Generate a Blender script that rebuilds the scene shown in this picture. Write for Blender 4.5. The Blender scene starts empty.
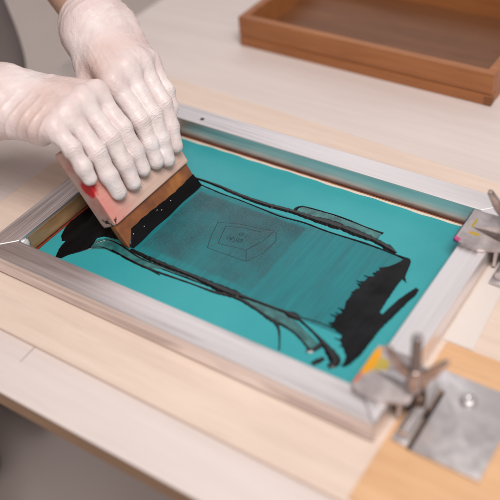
import bpy, bmesh, math, random
import numpy as np
from mathutils import Vector, Matrix, Euler
random.seed(4)
scene = bpy.context.scene
COL = scene.collection
R = math.radians

# ------------------------------------------------------------------ helpers
def link(o, parent=None):
    COL.objects.link(o)
    if parent is not None:
        o.parent = parent
    return o

def origin(parent):
    v = Vector((0, 0, 0))
    while parent is not None:
        v += parent.location
        parent = parent.parent
    return v

def tag(o, label=None, cat=None, group=None, kind=None):
    if label: o['label'] = label
    if cat: o['category'] = cat
    if group: o['group'] = group
    if kind: o['kind'] = kind
    return o

def empty(name, loc, label, cat, group=None):
    o = bpy.data.objects.new(name, None)
    o.location = loc
    o.empty_display_size = .02
    link(o)
    return tag(o, label, cat, group)

def mesh_obj(name, verts, faces, mat, parent=None, smooth=False):
    off = origin(parent)
    me = bpy.data.meshes.new(name)
    me.from_pydata([tuple(Vector(v) - off) for v in verts], [], faces)
    me.materials.append(mat)
    me.update()
    if smooth:
        for p in me.polygons: p.use_smooth = True
    o = bpy.data.objects.new(name, me)
    return link(o, parent)

def bm_obj(name, bm, mat, parent=None, smooth=False, auto=None):
    off = origin(parent)
    bmesh.ops.translate(bm, verts=bm.verts, vec=-off)
    bmesh.ops.recalc_face_normals(bm, faces=bm.faces)
    me = bpy.data.meshes.new(name)
    bm.to_mesh(me); bm.free()
    me.materials.append(mat)
    if smooth or auto:
        for p in me.polygons: p.use_smooth = True
        if auto:
            me.set_sharp_from_angle(angle=R(auto))
    return link(bpy.data.objects.new(name, me), parent)

def add_prism(bm, pts, z0, z1, M=None, bevel=0.0, seg=2):
    """closed outline pts (x,y) extruded z0..z1"""
    b = bmesh.new()
    lo = [b.verts.new((x, y, z0)) for x, y in pts]
    hi = [b.verts.new((x, y, z1)) for x, y in pts]
    b.faces.new(list(reversed(lo))); b.faces.new(hi)
    n = len(pts)
    for i in range(n):
        j = (i + 1) % n
        b.faces.new((lo[i], lo[j], hi[j], hi[i]))
    bmesh.ops.recalc_face_normals(b, faces=b.faces)
    if bevel:
        bmesh.ops.bevel(b, geom=list(b.edges), offset=bevel, segments=seg, affect='EDGES', profile=.6)
    merge(bm, b, M)

def merge(bm, b, M=None):
    if M is not None:
        bmesh.ops.transform(b, matrix=M, verts=b.verts)
    me = bpy.data.meshes.new('tmp')
    b.to_mesh(me); b.free()
    bm.from_mesh(me)
    bpy.data.meshes.remove(me)

def add_box(bm, lo, hi, M=None, bevel=0.0, seg=2):
    add_prism(bm, [(lo[0], lo[1]), (hi[0], lo[1]), (hi[0], hi[1]), (lo[0], hi[1])], lo[2], hi[2], M, bevel, seg)

def add_lathe(bm, prof, M=None, n=32):
    """prof: (r,z) list"""
    b = bmesh.new()
    rings = []
    for r, z in prof:
        if r < 1e-6:
            rings.append([b.verts.new((0, 0, z))])
        else:
            rings.append([b.verts.new((r * math.cos(2 * math.pi * i / n), r * math.sin(2 * math.pi * i / n), z)) for i in range(n)])
    for a, c in zip(rings[:-1], rings[1:]):
        for i in range(n):
            j = (i + 1) % n
            if len(a) == 1 and len(c) == 1: continue
            if len(a) == 1: b.faces.new((a[0], c[j], c[i]))
            elif len(c) == 1: b.faces.new((a[i], a[j], c[0]))
            else: b.faces.new((a[i], a[j], c[j], c[i]))
    bmesh.ops.recalc_face_normals(b, faces=b.faces)
    merge(bm, b, M)

def axis_M(p, d):
    d = Vector(d).normalized()
    return Matrix.Translation(p) @ d.to_track_quat('Z', 'Y').to_matrix().to_4x4()

# ------------------------------------------------------------------ materials
class Mat:
    def __init__(s, name, **kw):
        s.m = bpy.data.materials.new(name); s.m.use_nodes = True
        s.t = s.m.node_tree; s.n = s.t.nodes; s.l = s.t.links
        s.b = s.n['Principled BSDF']
        s.co = s.n.new('ShaderNodeTexCoord')
        for k, v in kw.items(): s.set(k, v)
    def set(s, k, v):
        k = {'rough': 'Roughness', 'metal': 'Metallic', 'color': 'Base Color', 'sss': 'Subsurface Weight', 'coat': 'Coat Weight',
             'coat_rough': 'Coat Roughness', 'ior': 'IOR', 'trans': 'Transmission Weight', 'aniso': 'Anisotropic', 'spec': 'Specular IOR Level',
             'sss_scale': 'Subsurface Scale', 'alpha': 'Alpha', 'sheen': 'Sheen Weight'}.get(k, k)
        if hasattr(v, 'is_output') or isinstance(v, bpy.types.NodeSocket): s.l.new(v, s.b.inputs[k])
        else:
            if isinstance(v, (tuple, list)) and len(v) == 3 and k in ('Base Color',): v = (*v, 1)
            s.b.inputs[k].default_value = v
    def node(s, t, **kw):
        n = s.n.new(t)
        for k, v in kw.items():
            if isinstance(v, bpy.types.NodeSocket): s.l.new(v, n.inputs[k.replace('_', ' ')])
            elif k in n.inputs.keys() or k.replace('_', ' ') in n.inputs.keys():
                n.inputs[k if k in n.inputs.keys() else k.replace('_', ' ')].default_value = v
            else: setattr(n, k, v)
        return n
    def coords(s, scale=(1, 1, 1), loc=(0, 0, 0), rot=(0, 0, 0), space='Object'):
        mp = s.n.new('ShaderNodeMapping')
        mp.inputs['Scale'].default_value = scale; mp.inputs['Location'].default_value = loc; mp.inputs['Rotation'].default_value = rot
        s.l.new(s.co.outputs[space], mp.inputs['Vector']); return mp.outputs[0]
    def noise(s, scale, vec=None, detail=4, rough=.55, dist=0):
        n = s.n.new('ShaderNodeTexNoise')
        n.inputs['Scale'].default_value = scale; n.inputs['Detail'].default_value = detail
        n.inputs['Roughness'].default_value = rough; n.inputs['Distortion'].default_value = dist
        s.l.new(vec if vec is not None else s.co.outputs['Object'], n.inputs['Vector'])
        return n.outputs['Fac']
    def ramp(s, fac, stops, interp='LINEAR'):
        n = s.n.new('ShaderNodeValToRGB'); n.color_ramp.interpolation = interp
        cr = n.color_ramp
        while len(cr.elements) < len(stops): cr.elements.new(.5)
        for e, (p, c) in zip(cr.elements, stops):
            e.position = p
            if isinstance(c, (int, float)): c = (c, c, c)
            e.color = (*c, 1)
        s.l.new(fac, n.inputs[0]); return n.outputs['Color']
    def mix(s, fac, a, b, mode='MIX'):
        n = s.n.new('ShaderNodeMix'); n.data_type = 'RGBA'; n.blend_type = mode
        for i, v in ((0, fac), (6, a), (7, b)):
            if isinstance(v, bpy.types.NodeSocket): s.l.new(v, n.inputs[i])
            else: n.inputs[i].default_value = (*v, 1) if isinstance(v, tuple) else v
        return n.outputs[2]
    def math(s, op, a, b=0.0, c=0.0, clamp=False):
        n = s.n.new('ShaderNodeMath'); n.operation = op; n.use_clamp = clamp
        for i, v in enumerate((a, b, c)):
            if isinstance(v, bpy.types.NodeSocket): s.l.new(v, n.inputs[i])
            else: n.inputs[i].default_value = v
        return n.outputs[0]
    def sep(s, v=None):
        n = s.n.new('ShaderNodeSeparateXYZ'); s.l.new(v if v is not None else s.co.outputs['Object'], n.inputs[0]); return n.outputs
    def band(s, v, a, b, soft):
        """1 between a and b with soft edges"""
        n1 = s.n.new('ShaderNodeMapRange'); n1.interpolation_type = 'SMOOTHSTEP'
        s.l.new(v, n1.inputs[0]); n1.inputs[1].default_value = a - soft; n1.inputs[2].default_value = a + soft
        n2 = s.n.new('ShaderNodeMapRange'); n2.interpolation_type = 'SMOOTHSTEP'
        s.l.new(v, n2.inputs[0]); n2.inputs[1].default_value = b + soft; n2.inputs[2].default_value = b - soft
        return s.math('MULTIPLY', n1.outputs[0], n2.outputs[0])
    def bump(s, h, strength=.3, dist=.001, prev=None):
        n = s.n.new('ShaderNodeBump'); n.inputs['Strength'].default_value = strength; n.inputs['Distance'].default_value = dist
        s.l.new(h, n.inputs['Height'])
        if prev is not None: s.l.new(prev, n.inputs['Normal'])
        s.l.new(n.outputs[0], s.b.inputs['Normal']); return n.outputs[0]

def wood(name, c0, c1, axis='x', scale=1.0, rough=.55, fine=.5, plank=None):
    m = Mat(name, rough=rough)
    sc = {'x': (6, 90, 90), 'y': (90, 6, 90), 'z': (90, 90, 6)}[axis]
    v = m.coords(tuple(k * scale for k in sc))
    g = m.noise(1.0, v, 5, .6, .4)
    big = m.noise(6 * scale, None, 3)
    g2 = m.noise(4.0, v, 3, .7)
    f = m.math('ADD', m.math('MULTIPLY', g, .65), m.math('MULTIPLY', big, .35))
    col = m.ramp(f, [(.3, c0), (.68, c1)])
    pores = m.ramp(g2, [(.3, .80), (.5, 1.0)])
    col = m.mix(fine, col, m.mix(1.0, col, pores, 'MULTIPLY'))
    if plank:
        col = plank(m, col)
    m.set('color', col)
    m.bump(g2, .12, .0006)
    return m.m

# ------------------------------------------------------------------ distance-field bodies
def vnoise(P, freq, seed):
    """cheap smooth noise: sum of warped sines, about -1..1"""
    r = np.random.RandomState(seed)
    out = 0
    for k in range(5):
        d = r.normal(size=3); d /= np.linalg.norm(d)
        ph = r.uniform(0, 6.28)
        f = freq * (0.7 + .8 * r.rand())
        d2 = r.normal(size=3); d2 /= np.linalg.norm(d2)
        out = out + np.sin(P @ d * f + ph + 1.3 * np.sin(P @ d2 * f * .63 + k))
    return out / 3.2

def cone(P, a, b, ra, rb):
    a = np.asarray(a, float); b = np.asarray(b, float)
    ab = b - a
    t = np.clip(((P - a) @ ab) / max(ab @ ab, 1e-12), 0, 1)
    return np.linalg.norm(P - a - t[:, None] * ab, axis=1) - (ra + (rb - ra) * t)

def smin(a, b, k):
    h = np.clip(k - np.abs(a - b), 0, None) / k
    return np.minimum(a, b) - h * h * k * .25

def chain(P, pts, k=.004):
    d = None
    for (a, ra), (b, rb) in zip(pts[:-1], pts[1:]):
        c = cone(P, a, b, ra, rb)
        d = c if d is None else smin(d, c, k)
    return d

def surface(fn, lo, hi, h):
    """naive surface nets of fn(points) < 0 ; returns verts, quads"""
    lo = np.array(lo, float); n = np.ceil((np.array(hi) - lo) / h).astype(int) + 1
    D = np.empty(n, np.float32)
    ys, zs = np.meshgrid(lo[1] + h * np.arange(n[1]), lo[2] + h * np.arange(n[2]), indexing='ij')
    B = max(1, int(400000 // (n[1] * n[2])))
    for i0 in range(0, n[0], B):
        i1 = min(n[0], i0 + B)
        X = (lo[0] + h * np.arange(i0, i1))[:, None, None] + 0 * ys
        P = np.stack([X, ys + 0 * X, zs + 0 * X], -1).reshape(-1, 3)
        D[i0:i1] = fn(P).reshape(i1 - i0, n[1], n[2])
    ins = D < 0
    c = [slice(0, -1), slice(1, None)]
    cnt = sum(ins[c[i], c[j], c[k]].astype(np.int8) for i in (0, 1) for j in (0, 1) for k in (0, 1))
    act = (cnt > 0) & (cnt < 8)
    idx = -np.ones(act.shape, np.int64)
    cells = np.argwhere(act); idx[act] = np.arange(len(cells))
    acc = np.zeros((len(cells), 3)); num = np.zeros(len(cells))
    for ax in range(3):
        o1, o2 = [a for a in range(3) if a != ax]
        for u in (0, 1):
            for v in (0, 1):
                p = cells.copy(); p[:, o1] += u; p[:, o2] += v
                q = p.copy(); q[:, ax] += 1
                da = D[p[:, 0], p[:, 1], p[:, 2]]; db = D[q[:, 0], q[:, 1], q[:, 2]]
                m = (da < 0) != (db < 0)
                t = np.where(m, da / np.where(m, da - db, 1), 0)
                pos = p.astype(float); pos[:, ax] += t
                acc[m] += pos[m]; num[m] += 1
    V = lo + h * acc / num[:, None]
    quads = []
    for ax in range(3):
        o1, o2 = [(1, 2), (2, 0), (0, 1)][ax]
        s0 = [slice(None)] * 3; s1 = [slice(None)] * 3
        s0[ax] = slice(0, -1); s1[ax] = slice(1, None)
        A = ins[tuple(s0)]; Bb = ins[tuple(s1)]
        e = np.argwhere(A != Bb)
        e = e[(e[:, o1] > 0) & (e[:, o2] > 0) & (e[:, o1] < act.shape[o1]) & (e[:, o2] < act.shape[o2])]
        fl = A[e[:, 0], e[:, 1], e[:, 2]]
        def cid(d1, d2):
            q = e.copy(); q[:, o1] -= d1; q[:, o2] -= d2
            return idx[q[:, 0], q[:, 1], q[:, 2]]
        Q = np.stack([cid(1, 1), cid(0, 1), cid(0, 0), cid(1, 0)], 1)
        Q[~fl] = Q[~fl][:, ::-1]
        quads.append(Q)
    return V, np.concatenate(quads)

def sdf_obj(name, fn, lo, hi, h, mat, parent, attr=None, smooth_it=0):
    V, Q = surface(fn, lo, hi, h)
    off = np.array(origin(parent))
    me = bpy.data.meshes.new(name)
    me.vertices.add(len(V)); me.vertices.foreach_set('co', (V - off).astype(np.float32).ravel())
    me.loops.add(Q.size); me.loops.foreach_set('vertex_index', Q.ravel().astype(np.int32))
    me.polygons.add(len(Q)); me.polygons.foreach_set('loop_start', np.arange(0, Q.size, 4, dtype=np.int32))
    me.polygons.foreach_set('loop_total', np.full(len(Q), 4, np.int32))
    me.update(calc_edges=True); me.validate()
    me.polygons.foreach_set('use_smooth', np.ones(len(me.polygons), bool))
    me.materials.append(mat)
    if attr is not None and len(me.vertices) == len(V):
        for an, af in attr:
            at = me.attributes.new(an, 'FLOAT', 'POINT'); at.data.foreach_set('value', af(V).astype(np.float32))
    o = bpy.data.objects.new(name, me); link(o, parent)
    if smooth_it:
        md = o.modifiers.new('relax', 'SMOOTH'); md.factor = .5; md.iterations = smooth_it
    return o
# ink outlines on the mesh, in 0.01 mm
PUD_A=[(485,10108),(400,8795),(358,7112),(732,5683),(1161,4713),(1871,4108),(2278,4326),(2350,3586),(2522,2908),(3120,1711),(3820,1826),(4124,2629),(4823,3497),(5565,4659),(5349,5583),(5075,6411),(5600,7007),(7625,7385),(7917,9512),(4997,11642),(876,12906),(357,11327)]
PUD_B=[(36985,19633),(37277,19257),(37578,17668),(37726,16888),(38235,16147),(37590,16473),(37562,15611),(37597,14627),(37667,12701),(37771,11098),(38132,10983),(38251,11743),(38574,13523),(39003,14902),(39388,15940),(39772,15819),(39817,15021),(39605,14091),(39259,11669),(38876,8991),(38820,7019),(38744,4945),(38403,3620),(38119,3179),(37820,3151),(37853,3592),(37692,4354),(37017,5130),(36229,5865),(36019,6645),(34818,7038),(34388,7413),(34511,7791),(34284,8602),(34599,9250),(34524,10004),(34207,10796),(34275,12144),(34051,12352),(34481,13255),(34256,13467),(34553,14646),(34394,14731),(34902,15522),(35026,16629),(34797,16855),(35540,17434),(36283,18719),(36464,19530)]
STREAKS={
'near1':[(9816,6640,279),(13984,6471,341),(17982,6486,335),(21283,6374,460),(23425,6358,519),(25182,6488,226),(28349,6596,191),(29606,6648,253),(30098,6602,441),(30918,6581,439),(31473,6418,187),(32942,5841,154),(34441,5164,211),(35737,4413,414),(36779,3698,581),(37160,3202,518),(36836,2456,285)],
'near2':[(7936,5629,104),(10777,5288,171),(13622,5187,168),(18713,5486,132),(21799,5635,195),(24115,6068,290),(26844,5604,190),(29063,5081,248),(30368,5026,185),(32097,4609,151),(33666,3840,148),(34173,3536,177)],
'near4':[(5551,5691,141),(6417,6738,107),(8490,6690,176),(11542,6071,138),(14955,6090,81),(19639,5991,66)],
'near5':[(5148,4129,83),(6407,5379,105),(8353,5474,138),(11470,5294,102),(15159,4950,80)],
'drip':[(29235,5177,310),(29854,4740,215),(30451,4148,121),(31256,2937,95),(31757,2035,105)],
'near3':[(30847,6700,76),(32826,7012,75),(34818,7038,93)],
'loop':[(34819,5078,240),(34807,4331,327),(34485,3565,323),(34055,3178,235)],
'foot':[(35967,3241,232),(35665,2643,346),(35363,2048,286)],
'far1':[(7054,20606,170),(8996,20814,169),(11949,20780,250),(13507,20601,289),(16445,20411,326),(19153,20462,402),(20411,20604,401),(22444,20750,398),(24533,20740,472),(26496,20883,663),(28509,20872,503),(30293,20760,574),(32045,20649,455),(33095,20461,414),(34297,20179,447),(35297,19803,185)],
'far2':[(7636,20223,169),(12353,19781,115),(15516,19711,97),(18385,19536,104),(21174,19366,118),(24147,19636,125),(27258,19526,123),(31106,19676,151),(33499,19658,134),(35183,19560,148),(36838,19464,219)],
'far3':[(22105,20878,240),(22487,22008,178),(25671,22353,112),(27816,22379,127),(30176,22149,141),(31811,22050,171),(32666,22026,231)],
}
FILMS={
'film_near':[(12930,5718),(18441,5858),(22791,6011),(24033,6189),(21456,6126),(18166,6234),(14955,6090)],
'film_mid':[(24294,6166),(26988,6495),(30257,6531),(34532,4620),(34091,3490),(32029,4723),(28989,5198),(26259,5767)],
'film_far':[(22405,21036),(22487,22008),(25957,22300),(30176,22149),(32534,22051),(32609,20951),(29329,20727),(26648,21063),(24444,20894)],
'film_left':[(5104,6035),(6480,7359),(9816,6640),(12920,6079),(15624,6094),(13523,5313),(10477,5311),(7130,5385),(5433,4473)],
}
DRAW=[[(17012,11001),(16245,12891),(15572,15145)],[(17012,11001),(19373,11037),(22018,11146)],[(22018,11146),(20998,12694),(17656,12144),(17012,11001)],[(17656,12144),(16717,15033)],[(20998,12694),(21618,14496)],[(22025,11095),(22886,13116),(23070,15465),(22262,16764)],[(20997,12656),(21810,14600),(21975,16807)],[(15552,15175),(17955,16050),(21975,16807)],[(16757,15014),(18841,15726),(20893,16035),(21975,16807)]]
# ------------------------------------------------------------------ camera (solved from the frame's edges)
cam = bpy.data.cameras.new('camera'); co = bpy.data.objects.new('camera', cam); COL.objects.link(co)
co.location = (0.6398, -0.4398, 0.6128); co.rotation_euler = (0.8570, 0.0742, 0.5790)
cam.sensor_width = 36; cam.lens = 36 * 868.87 / 500; cam.clip_start = .02; cam.clip_end = 60
cam.dof.use_dof = True; cam.dof.focus_distance = .975; cam.dof.aperture_fstop = 2.6
scene.camera = co

# ------------------------------------------------------------------ setting
L, Wd, RW, H = .41286, .278, .030, .02436      # screen: inner length, inner width, rail width, rail height

SEAM = [(.1003, -.0897), (.1011, -.0897), (.1021, -.112), (.1016, -.112)]
fl = Mat('floor_concrete', rough=.7)
fl.set('color', fl.ramp(fl.noise(1.5, None, 5), [(.3, (.58, .48, .44)), (.7, (.70, .60, .56))]))
o = mesh_obj('floor', [(-6, -6, -.8), (6, -6, -.8), (6, 6, -.8), (-6, 6, -.8)], [(0, 1, 2, 3)], fl.m)
o['kind'] = 'structure'

m_top = wood('worktop_laminate', (.64, .545, .51), (.74, .645, .61), 'x', .5, .5, .15)
m_edge = wood('plywood_edge', (.30, .17, .10), (.42, .26, .16), 'x', 1.0, .6, .5)
t = empty('work_table', (.6, .5, -.8), 'pinkish grey work table with a brown plywood edge under everything', 'table')
bm = bmesh.new(); add_box(bm, (-.27, -.149, -.0085), (1.7, 1.35, -.006), bevel=.0006); bm_obj('tabletop', bm, m_top, t)
bm = bmesh.new(); add_box(bm, (-.2685, -.1475, -.032), (1.698, 1.348, -.0086), bevel=.001); bm_obj('tabletop_edge', bm, m_edge, t)
bm = bmesh.new(); add_prism(bm, SEAM, -.0060, -.0058); bm_obj('seam', bm, Mat('seam_line', color=(.22, .15, .12), rough=.9).m, t)  # dark seam line in the tabletop
m_leg = Mat('table_leg_metal', color=(.25, .24, .24), rough=.5).m
for x, y in ((-.20, -.09), (1.6, -.09), (-.20, 1.27), (1.6, 1.27)):
    bm = bmesh.new(); add_box(bm, (x - .025, y - .025, -.8), (x + .025, y + .025, -.0325), bevel=.003); bm_obj('leg', bm, m_leg, t)

m_board = wood('pale_birch', (.68, .525, .435), (.78, .625, .53), 'x', .8, .5, .35)
bm = bmesh.new()
add_prism(bm, [(-.101, -.0895), (.70, -.0935), (.70, .352), (.4041, .3650), (.1716, .3802), (-.0784, .3924), (-.101, .3925)], -.0058, -.0016, bevel=.0006)
tag(bm_obj('base_board', bm, m_board), 'thin pale birch board lying under the aluminium screen frame', 'board')

m_strip = wood('orange_pine', (.62, .34, .17), (.74, .46, .26), 'x', .9, .5, .5)
bm = bmesh.new(); add_box(bm, (.450, -.088, -.0014), (.68, .1075, .0002), bevel=.0003)
tag(bm_obj('pine_strip', bm, m_strip), 'orange toned pine strip beneath the hinge plate with the round screw', 'wood strip')

pp = Mat('tracing_paper', color=(.70, .62, .575), rough=.45, sss=.0)
bm = bmesh.new(); add_prism(bm, [(.4445, .1095), (.4748, .1092), (.4700, .185), (.4690, .2450), (.4450, .245)], -.0013, -.0006)
tag(bm_obj('paper_sheet', bm, pp.m), 'pale sheet of paper sticking out from under the right side of the frame', 'paper')

# ------------------------------------------------------------------ wooden tray at the top right
m_box = wood('cedar_brown', (.26, .085, .026), (.42, .165, .055), 'x', 1.0, .45, .6)
m_boxd = wood('cedar_dark', (.13, .045, .016), (.20, .08, .03), 'x', 1.0, .5, .6)
t = empty('wooden_tray', (.15, .62, -.006), 'open reddish brown wooden tray with grooved sides behind the screen frame', 'tray')
x0, x1, y0, y1, z0 = -.06, .3305, .5205, .76, -.0058
bm = bmesh.new(); add_box(bm, (x0, y0, z0), (x1, y0 + .012, z0 + .0145), bevel=.001); add_box(bm, (x0 + .001, y0 + .0015, z0 + .0145), (x1 - .001, y0 + .0115, z0 + .0175))
add_box(bm, (x0, y0, z0 + .0175), (x1, y0 + .012, z0 + .046), bevel=.001); bm_obj('front_panel', bm, m_box, t)
bm = bmesh.new(); add_box(bm, (x0, y1 - .012, z0), (x1, y1, z0 + .046), bevel=.001); bm_obj('back_panel', bm, m_box, t)
for xa in (x0, x1 - .012):
    bm = bmesh.new(); add_box(bm, (xa, y0 + .0122, z0), (xa + .012, y1 - .0122, z0 + .046), bevel=.001)
    bm_obj('side_panel', bm, m_box, t)
bm = bmesh.new()
for k in range(3):
    add_box(bm, (x1 - .010, y0 - .0006, z0 + .0015 + k * .0045), (x1 + .0006, y0 + .008, z0 + .0035 + k * .0045))
bm_obj('joint', bm, m_boxd, t)
bm = bmesh.new(); add_box(bm, (x0 + .0122, y0 + .0122, z0 + .001), (x1 - .0122, y1 - .0122, z0 + .005)); bm_obj('bottom_panel', bm, m_boxd, t)

# ------------------------------------------------------------------ silk screen
def alu(name, axis, tone=(.95, .90, .90), worn=0.0):
    m = Mat(name, metal=1.0)
    sc = (5, 260, 260) if axis == 'x' else (260, 5, 260)
    v = m.coords(sc)
    g = m.noise(1.0, v, 4, .65); big = m.noise(14, m.coords((.5, 1.3, 1) if axis == 'x' else (1.3, .5, 1)), 3)
    v2 = m.coords(tuple(k * .35 for k in sc)); sc2 = m.noise(1.0, v2, 2, .5)
    col = m.mix(m.ramp(g, [(.35, 0), (.65, 1)]), tuple(c * .86 for c in tone), tone)
    mask = m.math('MULTIPLY', m.ramp(sc2, [(.52, 0), (.60, 1)]), m.ramp(big, [(.46, 0), (.60, 1)]))
    xyz = m.sep()
    leftish = m.n.new('ShaderNodeMapRange'); m.l.new(xyz[0], leftish.inputs[0]); leftish.inputs[1].default_value = .24; leftish.inputs[2].default_value = .02
    hair = m.ramp(m.noise(1.0, m.coords((6, 900, 900) if axis == 'x' else (900, 6, 900)), 3, .6), [(.50, 0), (.56, 1)])
    mask = m.math('MAXIMUM', m.math('MULTIPLY', mask, worn), m.math('MULTIPLY', m.math('MULTIPLY', hair, leftish.outputs[0]), .5))
    col = m.mix(mask, col, (.30, .24, .24))
    m.set('color', col)
    m.set('rough', m.ramp(g, [(.3, .40), (.7, .56)]))
    m.bump(g, .15, .0003)
    return m.m
m_aln = alu('brushed_aluminium_scuffed', 'x', worn=.45)
m_alx, m_aly = alu('brushed_aluminium_long', 'x'), alu('brushed_aluminium_short', 'y')
scr = empty('screen_frame', (0, 0, 0), 'aluminium silk screen frame holding teal coated mesh with a wet black print', 'printing screen')

def rail(name, pts, mat):
    bm = bmesh.new(); add_prism(bm, pts, .0006, H, bevel=.0012, seg=3); return bm_obj(name, bm, mat, scr, auto=40)
g = .0002
near = rail('rail', [(-RW, -RW), (L + RW, -RW), (L, 0), (0, 0)], m_aln)
far = rail('rail', [(0, Wd), (L, Wd), (L + RW, Wd + RW), (-RW, Wd + RW)], m_alx)
rail('rail', [(-RW - g, -RW + g), (-g, 0), (-g, Wd), (-RW - g, Wd + RW - g)], m_aly)
rail('rail', [(L + g, 0), (L + RW + g, -RW + g), (L + RW + g, Wd + RW - g), (L + g, Wd)], m_aly)
# rivet hole in the far rail and corner weld beads, the near left one a painted glare spot
m_blk = Mat('dark_hole', color=(.012, .011, .012), rough=.5).m
bm = bmesh.new(); add_lathe(bm, [(0, .0004), (.0022, .0004), (.0028, .0), (.0028, -.0006)], Matrix.Translation((.0385, Wd + .0115, H + .0002)), 20)
bm_obj('rivet', bm, m_blk, far, smooth=True)
wm = Mat('weld_glare_metal', metal=.3, color=(.85, .83, .83), rough=.3); wm.bump(wm.noise(700), .5, .0006)
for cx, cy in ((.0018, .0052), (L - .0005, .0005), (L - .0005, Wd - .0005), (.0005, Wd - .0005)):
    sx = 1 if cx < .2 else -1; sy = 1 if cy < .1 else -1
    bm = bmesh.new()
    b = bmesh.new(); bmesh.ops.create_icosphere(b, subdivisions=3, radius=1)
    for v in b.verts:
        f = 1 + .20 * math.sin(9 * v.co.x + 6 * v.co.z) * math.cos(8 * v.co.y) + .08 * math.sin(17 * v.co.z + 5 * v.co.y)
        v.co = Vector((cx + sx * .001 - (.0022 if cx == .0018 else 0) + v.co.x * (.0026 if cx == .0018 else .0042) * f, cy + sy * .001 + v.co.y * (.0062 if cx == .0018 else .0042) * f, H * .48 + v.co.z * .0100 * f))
    merge(bm, b); bm_obj('weld_glare_bead', bm, wm.m, scr, smooth=True)

# mesh fabric below the rails
mf = Mat('cream_mesh', rough=.6)
mf.set('color', mf.ramp(mf.noise(900), [(.4, (.62, .52, .42)), (.6, (.72, .64, .55))]))
bm = bmesh.new(); add_box(bm, (-.024, -.024, -.0003), (L + .024, Wd + .024, .0)); bm_obj('mesh_fabric', bm, mf.m, scr)

# teal emulsion with the open stencil
em = Mat('teal_emulsion')
x, y, z = em.sep()
wob = em.math('MULTIPLY_ADD', em.noise(60, None, 4), .006, -.003)
yy = em.math('ADD', y, wob); xx = em.math('ADD', x, wob)
base = em.ramp(em.noise(7, None, 3), [(.3, (.030, .325, .355)), (.7, (.046, .38, .405))])
wetmask = em.math('MULTIPLY', em.band(x, .085, .366, .002), em.band(y, .0652, .1966, .0006))
st1 = em.noise(1, em.coords((420, 9, 1)), 4, .6); st2 = em.noise(1, em.coords((60, 14, 1)), 4, .6)
strk = em.ramp(em.math('ADD', em.math('MULTIPLY', st1, .5), em.math('MULTIPLY', st2, .5)), [(.32, (.010, .140, .160)), (.5, (.013, .190, .212)), (.68, (.020, .240, .262))])
col = em.mix(wetmask, base, strk)
pr = em.math('MULTIPLY', em.band(xx, .103, .2495, .0022), em.band(yy, .0775, .189, .003))
pr2 = em.math('MULTIPLY', pr, em.ramp(em.math('ADD', em.noise(16, None, 5, .6), em.math('MULTIPLY_ADD', y, 2.2, -.34)), [(.30, .35), (.55, .95)]))
grain = em.ramp(em.noise(520, None, 3, .7), [(.35, (.018, .066, .080)), (.65, (.034, .120, .135))])
col = em.mix(pr2, col, grain)
fl_ = em.math('MULTIPLY', em.ramp(em.noise(1, em.coords((900, 22, 1), (3, 1, 0)), 3, .5), [(.66, 0), (.72, 1)]), em.math('MULTIPLY', wetmask, em.ramp(st2, [(.45, 0), (.6, .7)])))
col = em.mix(fl_, col, (.012, .04, .05))
col = em.mix(1.0, col, em.ramp(em.noise(1500, None, 2, .7), [(.3, .88), (.7, 1.0)]), 'MULTIPLY')
em.set('color', col)
em.set('rough', em.mix(wetmask, em.ramp(em.noise(40), [(.3, .34), (.7, .42)]), em.ramp(st2, [(.3, .25), (.7, .5)])))
em.set('spec', .3)
nb = em.bump(em.noise(1600, None, 2), .10, .0003)
em.bump(em.noise(30, None, 3), .10, .002, nb)
bm = bmesh.new()
E1 = [(.0012, .0), (L - .0002, .0)]
pts = [(.0022, .0002)] + [(L - .0008, .0002)] 
far_edge = []
for i in range(41):
    xx_ = (L - .0008) + ((.0022) - (L - .0008)) * i / 40
    far_edge.append((xx_, .2702 + .0006 * math.sin(i * 1.7) + .0005 * math.sin(i * .6 + 1)))
add_prism(bm, pts + far_edge, -.0001, .0003)
bm_obj('emulsion', bm, em.m, scr)

# glue lines where mesh meets the far and left rails
def strip(name, a, b, w0, w1, z1, mat, amp=.0003, seed=0, n=60):
    """ribbon between offsets w0..w1 measured along the normal of a->b"""
    rnd = random.Random(seed)
    a = Vector((*a, 0)); b = Vector((*b, 0)); d = (b - a).normalized(); nn = Vector((-d.y, d.x, 0))
    lo, hi = [], []
    for i in range(n + 1):
        p = a + (b - a) * i / n
        q0 = p + nn * (w0 + rnd.uniform(-amp, amp)); q1 = p + nn * (w1 + rnd.uniform(-amp, amp))
        lo.append((q0.x, q0.y)); hi.append((q1.x, q1.y))
    bm = bmesh.new(); add_prism(bm, lo + hi[::-1], .0001, z1)
    return bm_obj(name, bm, mat, scr)
def plain(name, c, rough=.5, **k):
    m = Mat(name, rough=rough, **k)
    m.set('color', m.ramp(m.noise(150, None, 4), [(.3, tuple(v * .8 for v in c)), (.7, tuple(min(1, v * 1.15) for v in c))]))
    return m.m
m_glue = plain('amber_glue', (.30, .105, .04), .35); m_dglue = plain('dark_red_glue', (.055, .014, .010), .4); m_red = plain('red_tape', (.24, .035, .018), .4)
strip('glue_line', (.003, .2770), (L - .002, .2770), .0, .0009, .0009, m_glue, seed=1, amp=.0001)
strip('glue_line', (.003, .2750), (L - .002, .2750), .0, .0020, .0014, m_dglue, seed=2, amp=.0002)
strip('glue_line', (.003, .2740), (L - .002, .2740), .0, .0009, .0008, m_glue, seed=3, amp=.0002)
strip('glue_line', (.0030, .268), (.0030, .002), -.0006, .0018, .0010, m_red, amp=.0002, seed=4)
strip('glue_line', (.0012, .268), (.0012, .002), .0, .0010, .0013, m_dglue, amp=.0001, seed=5)
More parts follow.
